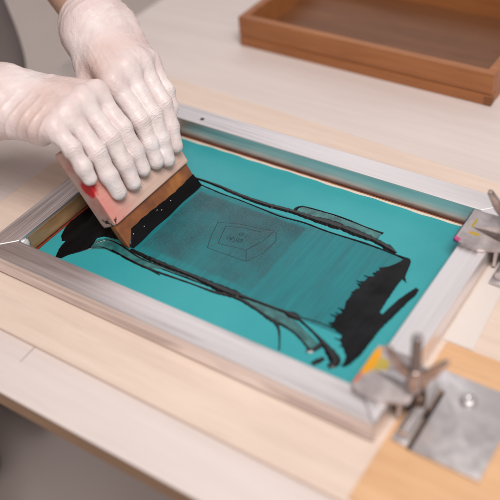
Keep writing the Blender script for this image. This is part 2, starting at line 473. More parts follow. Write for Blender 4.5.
# amber varnish on the inside of the left rail
m_amb = Mat('amber_varnish', rough=.3, coat=.4)
m_amb.set('color', m_amb.ramp(m_amb.noise(1, m_amb.coords((60, 12, 60)), 4), [(.3, (.20, .10, .04)), (.7, (.50, .31, .16))]))
bm = bmesh.new(); add_box(bm, (.0001, .0130, .0012), (.0006, .272, .0200)); bm_obj('varnish_stain', bm, m_amb.m, scr)

# ------------------------------------------------------------------ faint line drawing in the open stencil
m_line = Mat('fine_ink_line', color=(.012, .035, .045), rough=.45).m
def ribbon(bm, pts, hw, z0, z1, taper=False):
    """closed thin ribbon along pts [(x,y)] or [(x,y,hw)]"""
    P = [Vector((p[0], p[1])) for p in pts]
    Wv = [p[2] if len(p) > 2 else hw for p in pts]
    left, right = [], []
    for i, p in enumerate(P):
        d = (P[min(i + 1, len(P) - 1)] - P[max(i - 1, 0)]).normalized(); n = Vector((-d.y, d.x))
        left.append(p + n * Wv[i]); right.append(p - n * Wv[i])
    b = bmesh.new()
    rows = []
    for l, r_ in zip(left, right):
        rows.append([b.verts.new((l.x, l.y, z0)), b.verts.new((l.x * .7 + r_.x * .3, l.y * .7 + r_.y * .3, z1)),
                     b.verts.new((l.x * .3 + r_.x * .7, l.y * .3 + r_.y * .7, z1)), b.verts.new((r_.x, r_.y, z0))])
    for a, c in zip(rows[:-1], rows[1:]):
        for k in range(3): b.faces.new((a[k], a[k + 1], c[k + 1], c[k]))
        b.faces.new((a[3], a[0], c[0], c[3]))
    b.faces.new(rows[0]); b.faces.new(rows[-1][::-1])
    bmesh.ops.recalc_face_normals(b, faces=b.faces)
    merge(bm, b)
bm = bmesh.new()
for k, d in enumerate(DRAW):
    ribbon(bm, [(a * 1e-5, c * 1e-5) for a, c in d], .00042, .0003, .00042 + k * .00001)
rr = random.Random(8)
# the scribbled word in the middle of the drawing, too small to be read
def scrib(xa, xb, yc, dy, h, n):
    for k in range(n):
        x_ = xa + (xb - xa) * (k + .5) / n; y_ = yc + dy * (k + .5) / n
        p = [(x_ + rr.uniform(-1, 1) * .0012, y_ + rr.uniform(-.5, .5) * h) for _ in range(4)]
        ribbon(bm, p, .00032, .0003, .00050 + k * .000012)
scrib(.180, .199, .1345, .002, .009, 8); scrib(.187, .200, .146, .001, .006, 4)
bm_obj('stencil_drawing', bm, m_line, scr)
# ------------------------------------------------------------------ wet black ink
def ink_mat(name, c=(.0035, .0035, .0045), rough=.12):
    m = Mat(name, rough=rough, spec=.14)
    n = m.noise(1, m.coords((55, 8, 20), rot=(0, 0, .35)), 4, .6)
    m.set('color', m.ramp(n, [(.35, c), (.75, tuple(v * 2.2 + .002 for v in c))]))
    m.set('rough', m.ramp(m.noise(45, None, 4), [(.35, rough), (.7, rough + .28)]))
    b1 = m.bump(n, .5, .0018)
    m.bump(m.noise(420, None, 3), .18, .0003, b1)
    return m.m
m_ink = ink_mat('wet_black_ink', (.0022, .0020, .0026), rough=.13)
m_film = Mat('thin_ink_film', rough=.22)
m_film.set('color', m_film.ramp(m_film.noise(90, None, 4), [(.35, (.014, .085, .088)), (.7, (.04, .20, .19))]))
m_film.bump(m_film.noise(160), .5, .0006)
m_film = m_film.m

m_streak = ink_mat('glossy_ink_ridge', (.0022, .0020, .0026), rough=.08)
for n_ in m_streak.node_tree.nodes:
    if n_.type == 'BSDF_PRINCIPLED': n_.inputs['Specular IOR Level'].default_value = .45
def dense(pts, step=.0012, amp=.00035, seed=0, spike=0):
    rnd = random.Random(seed); out = []
    n = len(pts)
    for i in range(n):
        a, b = Vector(pts[i]), Vector(pts[(i + 1) % n]); k = max(1, int((b - a).length / step))
        nn = Vector((-(b - a).y, (b - a).x)).normalized() if (b - a).length > 0 else Vector((0, 0))
        for j in range(k):
            p = a + (b - a) * j / k
            if j: p = p + nn * rnd.uniform(-amp, amp)
            if spike and j % 2 and a.x < .372 and b.x < .372: p.x -= spike * rnd.random() ** 6 * (1 if (b - a).y > 0 else .25)
            out.append((p.x, p.y))
    return out
def puddle(name, pts, z0, z1, mat, label, cat, group=None, step=.0012, amp=.00035, seed=1, parent=None, spike=0):
    P = dense([(a * 1e-5, b * 1e-5) for a, b in pts], step, amp, seed, spike)
    b = bmesh.new()
    lo = [b.verts.new((x, y, z0)) for x, y in P]; f = b.faces.new(lo)
    bmesh.ops.recalc_face_normals(b, faces=b.faces)
    if f.normal.z < 0: f.normal_flip()
    r1 = bmesh.ops.extrude_face_region(b, geom=[f])
    for v in [e for e in r1['geom'] if isinstance(e, bmesh.types.BMVert)]: v.co.z = z1 - .0002
    top = [e for e in r1['geom'] if isinstance(e, bmesh.types.BMFace)][0]
    bmesh.ops.inset_region(b, faces=[top], thickness=.00012 if spike else .00035, depth=0)
    for v in top.verts: v.co.z = z1
    o = bm_obj(name, b, mat, parent, smooth=False)
    if label: tag(o, label, cat, group)
    return o
INKG = 'black ink left on the screen'
puddle('ink_puddle', PUD_A, .0003, .0011, m_ink, 'spiky pool of wet black ink at the left end, under the squeegee corner', 'ink pool', seed=2)
puddle('ink_puddle', PUD_B, .0003, .0012, m_ink, 'large ragged pool of wet black ink at the right end of the print', 'ink pool', amp=.0004, step=.0008, seed=3, spike=.0085)
def streak(name, pts, z1, mat, label=None, cat=None, parent=None, seed=0):
    rnd = random.Random(seed)
    P = [(a * 1e-5, b * 1e-5, w * 1e-5) for a, b, w in pts]
    Q = []
    for i in range(len(P) - 1):
        p0 = P[max(0, i - 1)]; p1 = P[i]; p2 = P[i + 1]; p3 = P[min(len(P) - 1, i + 2)]
        n = max(2, int(math.hypot(p2[0] - p1[0], p2[1] - p1[1]) / .0025))
        for j in range(n):
            t = j / n
            q = [.5 * (2 * p1[k] + (p2[k] - p0[k]) * t + (2 * p0[k] - 5 * p1[k] + 4 * p2[k] - p3[k]) * t * t + (3 * p1[k] - p0[k] - 3 * p2[k] + p3[k]) * t ** 3) for k in range(3)]
            q[2] = max(.0003, q[2] * (1 + rnd.uniform(-.14, .14)))
            Q.append(q)
    Q.append(list(P[-1]))
    bm = bmesh.new(); ribbon(bm, Q, 0, .0003, z1)
    o = bm_obj(name, bm, mat, parent)
    if label: tag(o, label, cat)
    return o
s = streak('ink_streak', STREAKS['near1'], .0019, m_streak, 'thick black ink ridge along the lower long side of the print', 'ink streak', seed=1)
for k, z_ in (('near2', .00105), ('near4', .00095), ('near5', .0009), ('drip', .0009), ('near3', .0008), ('loop', .0014), ('foot', .0012)):
    streak('branch', STREAKS[k], z_, m_streak, parent=s, seed=len(k))
for k in ('film_near', 'film_mid', 'film_left'):
    puddle('ink_film', FILMS[k], .0003, .00062 if k != 'film_left' else .00066, m_film, None, None, parent=s, seed=5)
s = streak('ink_streak', STREAKS['far1'], .0019, m_streak, 'thick black ink ridge along the upper long side of the print', 'ink streak', seed=4)
for k, z_ in (('far2', .0008), ('far3', .0009)):
    streak('branch', STREAKS[k], z_, m_ink, parent=s, seed=len(k) + 3)
puddle('ink_film', FILMS['film_far'], .0003, .00064, m_film, None, None, parent=s, seed=6)
bm = bmesh.new(); add_lathe(bm, [(0, .0007), (.0007, .0005), (.0011, .0003)], Matrix.Translation((.0335, .0105, 0)), 14)
tag(bm_obj('ink_drop', bm, m_ink, smooth=True), 'tiny black ink drop on the teal strip beside the left ink pool', 'ink drop')

# ------------------------------------------------------------------ squeegee
A_ = R(59)
U = Vector((-math.cos(A_), 0, math.sin(A_))); O = Vector((math.sin(A_), 0, math.cos(A_))); C0 = Vector((.0945, 0, .0010))
def sp(s, y, o): return C0 + U * s + O * o + Vector((0, y, 0))
def spn(s, y, o): v = sp(s, y, o); return np.array([v.x, v.y, v.z])
# local frame: X = o (out of the front face), Y = y, Z = s
SM = Matrix(((O.x, 0, U.x, C0.x), (0, 1, 0, 0), (O.z, 0, U.z, C0.z), (0, 0, 0, 1)))
sq = empty('squeegee', sp(0, .133, 0), 'wooden handled screen printing squeegee tilted over the mesh, stained pink and red', 'squeegee')
def frame_obj(name, bm, mat, parent):
    """mesh given in squeegee coordinates (o,y,s); the object is rotated so its local axes follow the squeegee"""
    me = bpy.data.meshes.new(name)
    bmesh.ops.translate(bm, verts=bm.verts, vec=(0, -.133, 0))
    bmesh.ops.recalc_face_normals(bm, faces=bm.faces); bm.to_mesh(me); bm.free(); me.materials.append(mat)
    for p in me.polygons: p.use_smooth = True
    me.set_sharp_from_angle(angle=R(35))
    ob = bpy.data.objects.new(name, me); ob.matrix_local = Matrix.Identity(4)
    ob.rotation_euler = SM.to_3x3().to_euler()
    link(ob, parent); return ob
mw = Mat('worn_pink_wood')
X, Y, Z = mw.sep()
gr = mw.noise(1, mw.coords((200, 9, 200)), 4, .6)
wc = mw.ramp(gr, [(.3, (.58, .38, .31)), (.7, (.72, .52, .44))])
nz = mw.noise(30, None, 5, .65)
nearm = mw.n.new('ShaderNodeMapRange'); mw.l.new(mw.math('ADD', Y, mw.math('MULTIPLY_ADD', nz, .05, -.025)), nearm.inputs[0])
nearm.inputs[1].default_value = -.018; nearm.inputs[2].default_value = -.066
wc = mw.mix(mw.math('MULTIPLY', nearm.outputs[0], mw.ramp(nz, [(.3, .3), (.6, .95)])), wc, (.68, .19, .165))
# saturated red patch low on the near end
dx = mw.math('SUBTRACT', X, -.0015); dy = mw.math('SUBTRACT', Y, -.066); dz = mw.math('SUBTRACT', Z, .0795)
rr_ = mw.math('SQRT', mw.math('ADD', mw.math('ADD', mw.math('MULTIPLY', dx, dx), mw.math('MULTIPLY', dy, dy)), mw.math('MULTIPLY', mw.math('MULTIPLY', dz, dz), .6)))
red = mw.ramp(mw.math('ADD', rr_, mw.math('MULTIPLY_ADD', mw.noise(90, None, 5, .7), .014, -.007)), [(.0080, 1), (.0100, 0)])
wc = mw.mix(red, wc, (.60, .012, .02))
# the end grain is duller and greyer
endm = mw.ramp(mw.math('MULTIPLY', mw.math('LESS_THAN', Y, -.0655), mw.math('LESS_THAN', X, .0035)), [(0, 0), (1, .8)])
endc = mw.mix(mw.ramp(nz, [(.4, 0), (.62, 1)]), (.50, .36, .31), (.46, .20, .17))
wc = mw.mix(mw.math('MULTIPLY', endm, mw.math('SUBTRACT', 1, red, clamp=True)), wc, endc)
edge_dark = mw.math('MULTIPLY', mw.ramp(mw.noise(120, None, 4), [(.5, 0), (.56, 1)]), mw.math('MULTIPLY', mw.band(Z, .029, .040, .002), mw.math('LESS_THAN', Y, -.06)))
wc = mw.mix(edge_dark, wc, (.03, .015, .015))
spk = mw.ramp(mw.noise(260, None, 2), [(.72, 0), (.76, 1)])
wc = mw.mix(mw.math('MULTIPLY', spk, .8), wc, (.06, .04, .04))
mw.set('color', wc); mw.set('rough', mw.ramp(nz, [(.3, .38), (.7, .6)])); mw.bump(gr, .2, .0005)
bm = bmesh.new()
b = bmesh.new(); add_box(b, (-.0205, .0668, .0298), (.0045, .2010, .126), bevel=.0022, seg=4)
for v in b.verts:      # worn far lower corner
    v.co.z += .0002 * math.sin(v.co.y * 260) if v.co.z < .035 else 0
merge(bm, b); frame_obj('handle', bm, mw.m, sq)
mb = Mat('amber_rubber', rough=.28, spec=.5)
mb.set('color', mb.ramp(mb.noise(35, None, 4), [(.3, (.13, .038, .018)), (.55, (.25, .085, .028)), (.75, (.42, .16, .035))]))
mb.set('sss', .0)
bm = bmesh.new()
P = [(0, 0), (0, .0296), (-.008, .0296), (-.008, .0052)]
MM = Matrix(((1, 0, 0, 0), (0, 0, 1, 0), (0, 1, 0, 0), (0, 0, 0, 1)))   # (o, s, y) -> (o, y, s)
add_prism(bm, P, .0676, .1995, MM, bevel=.0003, seg=2)
blade = frame_obj('blade', bm, mb.m, sq)
# ink clinging to the lower half of the blade
bm = bmesh.new(); b = bmesh.new(); rnd = random.Random(5); rows = []
N = 130
for i in range(N + 1):
    y_ = .0695 + (.2000 - .0695) * i / N
    h_ = .0140 + .0012 * math.sin(i * .05) + .0003 * math.sin(i * .37 + 2) + rnd.uniform(-.00025, .00025)
    h_ *= min(1, .10 + i / 16)
    bul = .0011 + .0002 * math.sin(i * .12)
    rows.append([b.verts.new((.0001, y_, h_)), b.verts.new((bul * .7, y_, h_ * .8)), b.verts.new((bul * 1.1, y_, h_ * .45)), b.verts.new((bul * 1.8, y_, h_ * .12)), b.verts.new((bul * 2.6 + .0008, y_, -.0004 - (bul * 2.6 + .0008) * .6))])
for a, c in zip(rows[:-1], rows[1:]):
    for k in range(4): b.faces.new((a[k], a[k + 1], c[k + 1], c[k]))
for rw in (rows[0], rows[-1]): b.faces.new(rw)
merge(bm, b)
ic = frame_obj('ink_coating', bm, m_ink, blade)
ic.rotation_euler = (0, 0, 0)
# small pale beads painted as glints on the wet ink
m_glint = Mat('pale_glint', color=(.55, .5, .48), rough=.5).m
for y_, s_ in ((.082, .0088), (.0995, .0070), (.1265, .0110), (.150, .0085), (.094, .0035), (.132, .0075)):
    b = bmesh.new(); bmesh.ops.create_icosphere(b, subdivisions=2, radius=.0006)
    bmesh.ops.transform(b, verts=b.verts, matrix=Matrix.Translation((.0012, y_, s_)) @ Matrix.Diagonal((.6, 1.5, .8, 1)))
    fk = frame_obj('glint', b, m_glint, blade); fk.rotation_euler = (0, 0, 0)

# ------------------------------------------------------------------ hinge clamps
m_steel = Mat('worn_steel', metal=1.0)
m_steel.set('color', m_steel.ramp(m_steel.noise(50, None, 5, .65), [(.3, (.60, .56, .56)), (.7, (.67, .63, .635))])); m_steel.set('metal', .85)
m_steel.set('rough', m_steel.ramp(m_steel.noise(90, None, 3), [(.3, .28), (.7, .5)])); m_steel.bump(m_steel.noise(500), .2, .0003); m_steel = m_steel.m
m_jaw = Mat('inky_jaw_steel', metal=.75)
jx, jy, jz = m_jaw.sep()
jc = m_jaw.ramp(m_jaw.noise(60, None, 5, .65), [(.3, (.36, .31, .31)), (.7, (.62, .56, .55))])
def blot(m, col, x, y, cx, cy, rx, ry, c, n=.35):
    a = m.math('DIVIDE', m.math('SUBTRACT', x, cx), rx); b_ = m.math('DIVIDE', m.math('SUBTRACT', y, cy), ry)
    r_ = m.math('ADD', m.math('SQRT', m.math('ADD', m.math('MULTIPLY', a, a), m.math('MULTIPLY', b_, b_))), m.math('MULTIPLY_ADD', m.noise(220, None, 3), n * 2, -n))
    return m.mix(m.ramp(r_, [(.8, 1), (1.1, 0)]), col, c)
jcU = blot(m_jaw, jc, jx, jy, .010, .006, .0016, .010, (.50, .36, .03))
jcU = blot(m_jaw, jcU, jx, jy, .016, -.010, .0075, .0022, (.62, .40, .02))
jcU = blot(m_jaw, jcU, jx, jy, .0025, -.026, .006, .005, (.62, .12, .28))
jcU = blot(m_jaw, jcU, jx, jy, .0, .0, .0016, .040, (.03, .03, .06))
m_jaw.set('color', jcU); m_jaw.set('rough', .42)
m_jawL = Mat('orange_inked_steel', metal=.6, rough=.45)
jx, jy, jz = m_jawL.sep()
jc = m_jawL.ramp(m_jawL.noise(60, None, 5, .65), [(.3, (.36, .31, .31)), (.7, (.60, .54, .53))])
jc = blot(m_jawL, jc, jx, jy, .012, .006, .0085, .010, (.62, .47, .10))
jc = blot(m_jawL, jc, jx, jy, .003, .006, .0065, .020, (.95, .42, .02))
jc = blot(m_jawL, jc, jx, jy, .0, -.016, .004, .010, (.85, .20, .10))
m_jawL.set('color', jc)
m_brass = Mat('tarnished_bronze', metal=.9, rough=.38)
m_brass.set('color', m_brass.ramp(m_brass.noise(80, None, 4), [(.3, (.30, .23, .215)), (.7, (.60, .49, .45))])); m_brass = m_brass.m
m_dark = Mat('dark_gap', color=(.03, .022, .022), rough=.7).m

m_bolt = Mat('dull_bolt', metal=.8, rough=.45, color=(.32, .28, .28)).m
m_dknob = Mat('dark_bronze', metal=.7, rough=.4, color=(.13, .08, .06)).m
def make_clamp(loc, jawmat, label, bx=.049, by=-.004, ang=R(10)):
    c = empty('hinge_clamp', loc, label, 'clamp', 'hinge clamps gripping the right rail')
    T = Matrix.Translation(loc)
    z0 = H + .0004
    bm = bmesh.new()
    add_prism(bm, [(0, -.0262), (.010, -.0298), (.028, -.0305), (.052, -.020), (.052, .022), (.028, .0285), (0, .0275)], z0, z0 + .0042, T, bevel=.0009)
    bm_obj('upper_jaw', bm, jawmat, c, auto=40)
    bm = bmesh.new()     # raised rib widening towards the bolt
    b = bmesh.new()
    v = [b.verts.new(p) for p in [(.010, -.001, z0 + .0043), (.050, -.013, z0 + .0043), (.050, .012, z0 + .0043), (.030, -.004, z0 + .0085), (.050, -.007, z0 + .012), (.050, .006, z0 + .012), (.030, .003, z0 + .0085)]]
    for f in [(0, 2, 1), (0, 1, 4, 3), (0, 6, 5, 2), (0, 3, 6), (3, 4, 5, 6), (1, 2, 5, 4)]: b.faces.new([v[i] for i in f])
    bmesh.ops.recalc_face_normals(b, faces=b.faces); merge(bm, b, T); bm_obj('rib', bm, m_brass if jawmat is m_jaw.m else m_steel, c)
    bm = bmesh.new(); add_box(bm, (.0415, -.020, .0030), (.0455, .021, z0 - .0002), T, bevel=.0008)
    bm_obj('side_plate', bm, m_steel, c, auto=40)
    # bolt, hub and two wings
    bm = bmesh.new(); add_lathe(bm, [(0, z0 + .070), (.0036, z0 + .069)] + [(.0046 if k % 2 else .0040, z0 + .068 - k * .0010) for k in range(62)] + [(.0046, z0 + .003), (0, z0 + .003)], T @ Matrix.Translation((bx, by, 0)), 20)
    bm_obj('bolt', bm, m_bolt, c, smooth=True)
    bm = bmesh.new(); add_lathe(bm, [(0, .0032), (.0085, .0032), (.0092, .004), (.0080, .0095), (.0060, .011), (.0060, z0 - .0004), (0, z0 - .0004)], T @ Matrix.Translation((.0545, -.004, 0)), 28)
    bm_obj('lower_knob', bm, m_dknob, c, smooth=True)
    bm = bmesh.new(); add_lathe(bm, [(0, z0 + .004), (.0075, z0 + .0044), (.0080, z0 + .010), (.0072, z0 + .0125), (.0066, z0 + .020), (.0060, z0 + .028), (.0052, z0 + .0295), (0, z0 + .0295)], T @ Matrix.Translation((bx, by, 0)), 28)
    wn = bm_obj('wing_nut', bm, m_brass, c, smooth=True)
    for sgn in (1, -1):
        prof = [(.005, .014), (.012, .019), (.019, .028), (.0245, .040), (.0275, .046), (.0265, .0495), (.0225, .0485), (.0165, .041), (.0105, .033), (.005, .0285)]
        bm = bmesh.new()
        Mw = T @ Matrix.Translation((bx, by, z0)) @ Matrix.Rotation(ang + (0 if sgn > 0 else math.pi), 4, 'Z') @ Matrix.Rotation(R(90), 4, 'X')
        add_prism(bm, prof, -.0022, .0022, Mw, bevel=.0012, seg=3)
        bm_obj('wing', bm, m_brass, wn, auto=50)
    # hinge barrel and base plate with its round screw
    bm = bmesh.new()
    for ya, yb in ((-.042, -.020), (-.0195, .020)):
        add_lathe(bm, [(0, ya), (.0050, ya), (.0056, ya + .0006), (.0056, yb - .0006), (.0050, yb), (0, yb)], T @ Matrix.Translation((.0560, .004, .0088)) @ Matrix.Rotation(R(-90), 4, 'X'), 24)
    bm_obj('hinge_barrel', bm, m_steel, c, auto=40)
    bm = bmesh.new()
    add_prism(bm, [(.0665, -.045), (.127, -.045), (.127, .050), (.0520, .050), (.0520, .028), (.0665, .026)], .0008, .0034, T, bevel=.0007)
    bp = bm_obj('base_plate', bm, m_steel, c, auto=40)
    bm = bmesh.new(); add_prism(bm, [(.0475, -.043), (.0618, -.043), (.0618, .026), (.0500, .026), (.0475, .018)], .0007, .0030, T, bevel=.0006)
    bm_obj('hinge_leaf', bm, m_steel, c, auto=40)
    bm = bmesh.new(); add_box(bm, (.0625, -.044, .0006), (.0662, .025, .0016), T); bm_obj('gap', bm, m_dark, c)
    bm = bmesh.new(); add_lathe(bm, [(.0078, .0034), (.0078, .0042), (.0066, .0062), (.0045, .0074), (.0022, .0076), (.0014, .0064), (0, .0062)], T @ Matrix.Translation((.0880, .0265, 0)), 32)
    bm_obj('screw', bm, m_steel, bp, smooth=True)
    return c
make_clamp((.4065, .2430, 0), m_jaw.m, 'steel clamp with yellow and magenta ink smears at the far end of the right rail', .046, .012, R(10))
make_clamp((.4075, .0215, 0), m_jawL.m, 'steel clamp with an orange stained jaw at the near end of the right rail')
# ------------------------------------------------------------------ the printer: one body, clothes, two gloved hands
SHR, SHL = (-.36, -.035, .40), (-.36, .335, .42)
ELR, ELL = (-.31, -.085, .150), (-.30, .375, .200)
WRR, WRL = (-.072, .083, .138), (-.058, .232, .158)
def torso(P, g=0.0):
    Q = P.copy()
    Qy = Q * np.array([1, .72, 1]); s = .15 * .72
    d = cone(Qy, (-.43, s, .02), (-.37, s, .40), .112 + g, .118 + g)
    d = smin(d, cone(P, SHR, SHL, .062 + g, .062 + g), .08)
    return d
def arms(P, g=0.0):
    d = None
    for sh, el, wr in ((SHR, ELR, WRR), (SHL, ELL, WRL)):
        a = smin(cone(P, sh, el, .052 + g, .042 + g), cone(P, el, wr, .042 + g, .027 + g), .02)
        d = a if d is None else np.minimum(d, a)
    return d
def legs(P, g=0.0):
    d = None
    for y_ in (.06, .24):
        a = smin(cone(P, (-.43, y_, .0), (-.43, y_, -.38), .088 + g, .060 + g), cone(P, (-.43, y_, -.38), (-.56, y_, -.74), .060 + g, .040 + g), .02)
        a = smin(a, cone(P, (-.57, y_, -.765), (-.45, y_, -.775), .036 + g, .026 + g), .03)
        d = a if d is None else np.minimum(d, a)
    return d
HC = np.array((-.23, .15, .58))
def head(P, g=0.0):
    Q = (P - HC)
    c, s = math.cos(.5), math.sin(.5)             # looks down towards the table
    X_ = Q[:, 0] * c - Q[:, 2] * s; Z_ = Q[:, 0] * s + Q[:, 2] * c
    E = np.stack([X_ / .098, Q[:, 1] / .078, Z_ / .118], 1)
    d = (np.linalg.norm(E, axis=1) - 1) * .078 - g
    L3 = np.stack([X_, Q[:, 1], Z_], 1)
    d = smin(d, cone(L3, (.088, 0, .008), (.108, 0, -.022), .008, .014), .015)       # nose
    d = smin(d, cone(L3, (.055, 0, -.09), (.075, 0, -.095), .028, .022), .03)         # chin
    d = smin(d, cone(L3, (.092, -.018, -.052), (.092, .018, -.052), .007, .007), .01) # mouth
    for sg in (-1, 1):
        d = smin(d, cone(L3, (-.005, sg * .078, .015), (.0, sg * .080, -.025), .012, .008), .008)  # ears
        e = np.linalg.norm(L3 - np.array((.090, sg * .032, .010)), axis=1) - .013
        d = np.maximum(d, -e + .0) if False else smin(d, e + .003, .006)
    d = smin(d, cone(P, (-.33, .15, .44), (-.27, .15, .54), .060, .054), .04)
    return d
mk = Mat('skin', color=(.56, .34, .25), rough=.5)
m_cloth = Mat('grey_taupe_cloth', rough=.9); m_cloth.set('color', m_cloth.ramp(m_cloth.noise(9, None, 4), [(.3, (.15, .125, .12)), (.7, (.20, .17, .165))])); m_cloth.bump(m_cloth.noise(900, None, 2), .3, .001)
m_shirt = Mat('beige_shirt', rough=.9, color=(.20, .165, .15)); m_shirt.bump(m_shirt.noise(25, None, 4), .4, .01)
m_trous = Mat('dark_trousers', rough=.9, color=(.08, .08, .10))
person = empty('person', (-.43, .15, -.8), 'person in a grey apron and white latex gloves pulling the squeegee', 'person')
def bodyf(P):
    d = smin(torso(P), arms(P), .02)
    d = smin(d, legs(P), .05)
    return smin(d, head(P), .02)
sdf_obj('body', bodyf, (-.63, -.22, -.83), (-.03, .53, .76), .009, mk.m, person, smooth_it=2)
def fold(P): return .004 * vnoise(P, 55, 5)
sdf_obj('shirt', lambda P: np.maximum(np.maximum(smin(torso(P, .008), arms(P, .016), .02) + fold(P), .06 - P[:, 2]), (P[:, 0] + .215)), (-.59, -.24, .05), (-.20, .55, .60), .009, m_shirt.m, person, smooth_it=2)
sdf_obj('trousers', lambda P: np.maximum(smin(torso(P, .007), legs(P, .008), .05) + fold(P), np.maximum(P[:, 2] - .075, -.74 - P[:, 2])), (-.63, -.10, -.77), (-.24, .42, .10), .009, m_trous.m, person, smooth_it=2)
m_shoe = Mat('black_shoe', rough=.5, color=(.03, .03, .03)).m
for y_ in (.06, .24):
    sdf_obj('shoe', lambda P, y_=y_: np.maximum(smin(cone(P, (-.575, y_, -.762), (-.44, y_, -.768), .046, .036), cone(P, (-.57, y_, -.76), (-.56, y_, -.71), .050, .050), .03), -.799 - P[:, 2]), (-.66, y_ - .08, -.81), (-.38, y_ + .08, -.64), .006, m_shoe, person, smooth_it=1)
def apronf(P):
    A2 = P * np.array([1, .72, 1])
    shell = np.abs(np.minimum(smin(torso(P, .022), legs(P, .022), .12), cone(A2, (-.43, .108, .0), (-.43, .108, -.45), .150, .165)) + .5 * fold(P)) - .004
    m = np.maximum(np.maximum(-(P[:, 0] + .42), P[:, 2] - .36 + 0 * P[:, 0]), -.46 - P[:, 2])
    return np.maximum(shell, np.maximum(m, np.abs(P[:, 1] - .15) - .19))
sdf_obj('apron', apronf, (-.47, -.08, -.5), (-.18, .38, .40), .005, m_cloth.m, person, smooth_it=2)
hairm = Mat('dark_hair', rough=.6, color=(.03, .02, .015)); hairm.bump(hairm.noise(1, hairm.coords((300, 300, 20))), .6, .003)
def hairf(P):
    Q = P - HC; c, s = math.cos(.5), math.sin(.5)
    X_ = Q[:, 0] * c - Q[:, 2] * s; Z_ = Q[:, 0] * s + Q[:, 2] * c
    E = np.stack([(X_ + .008) / .106, Q[:, 1] / .090, (Z_ - .008) / .124], 1)
    d = (np.linalg.norm(E, axis=1) - 1) * .088 + .002 * vnoise(P, 120, 3)
    return np.maximum(d, np.minimum(X_ - .055 + 0, 9) - .6 * np.clip(Z_ - .03, -.2, .05))
sdf_obj('hair', hairf, (-.39, .03, .43), (-.07, .27, .75), .005, hairm.m, person, smooth_it=1)

# --- gloves
gl = Mat('white_latex', rough=.40, spec=.4, sss=.25, sss_scale=.004)
gl.b.inputs['Subsurface Radius'].default_value = (1.0, .45, .35)
at = gl.n.new('ShaderNodeAttribute'); at.attribute_name = 'tight_shade'
ng = gl.noise(45, None, 4, .6)
gcol = gl.ramp(ng, [(.3, (.72, .60, .585)), (.7, (.84, .76, .755))])
gcol = gl.mix(gl.math('MULTIPLY', at.outputs['Fac'], gl.ramp(ng, [(.25, .5), (.7, 1)])), gcol, (.60, .38, .32))
bq = gl.n.new('ShaderNodeVectorMath'); bq.operation = 'DISTANCE'
bp_ = spn(.089, .160, .021) - np.array((-.43, .15, -.8)); bq.inputs[1].default_value = tuple(bp_)
gl.l.new(gl.co.outputs['Object'], bq.inputs[0])
blt = gl.ramp(gl.math('ADD', bq.outputs['Value'], gl.math('MULTIPLY_ADD', gl.noise(300, None, 3), .006, -.003)), [(.0028, 1), (.0040, 0)])
gl.set('color', gl.mix(blt, gcol, (.02, .012, .012)))
wv = gl.n.new('ShaderNodeTexWave'); wv.wave_type = 'BANDS'; wv.bands_direction = 'DIAGONAL'
wv.inputs['Scale'].default_value = 75; wv.inputs['Distortion'].default_value = 14; wv.inputs['Detail'].default_value = 3; wv.inputs['Detail Scale'].default_value = 1.2
gl.l.new(gl.coords((1.0, .35, .8), rot=(0, R(30), R(10))), wv.inputs['Vector'])
b1 = gl.bump(wv.outputs['Fac'], .12, .0008)
b2 = gl.bump(gl.noise(330, None, 4, .6), .15, .0005, b1)
ak = gl.n.new('ShaderNodeAttribute'); ak.attribute_name = 'knuckle'
vd = gl.n.new('ShaderNodeVectorMath'); vd.operation = 'DOT_PRODUCT'; vd.inputs[1].default_value = tuple(U); gl.l.new(gl.co.outputs['Object'], vd.inputs[0])
ph = gl.math('ADD', gl.math('MULTIPLY', vd.outputs['Value'], 2100), gl.math('MULTIPLY', gl.noise(110, None, 3, .6), 20))
gl.bump(gl.math('MULTIPLY', gl.math('POWER', gl.math('MULTIPLY_ADD', gl.math('SINE', ph), .5, .5), 2.5), ak.outputs['Fac']), .5, .0009, b2)

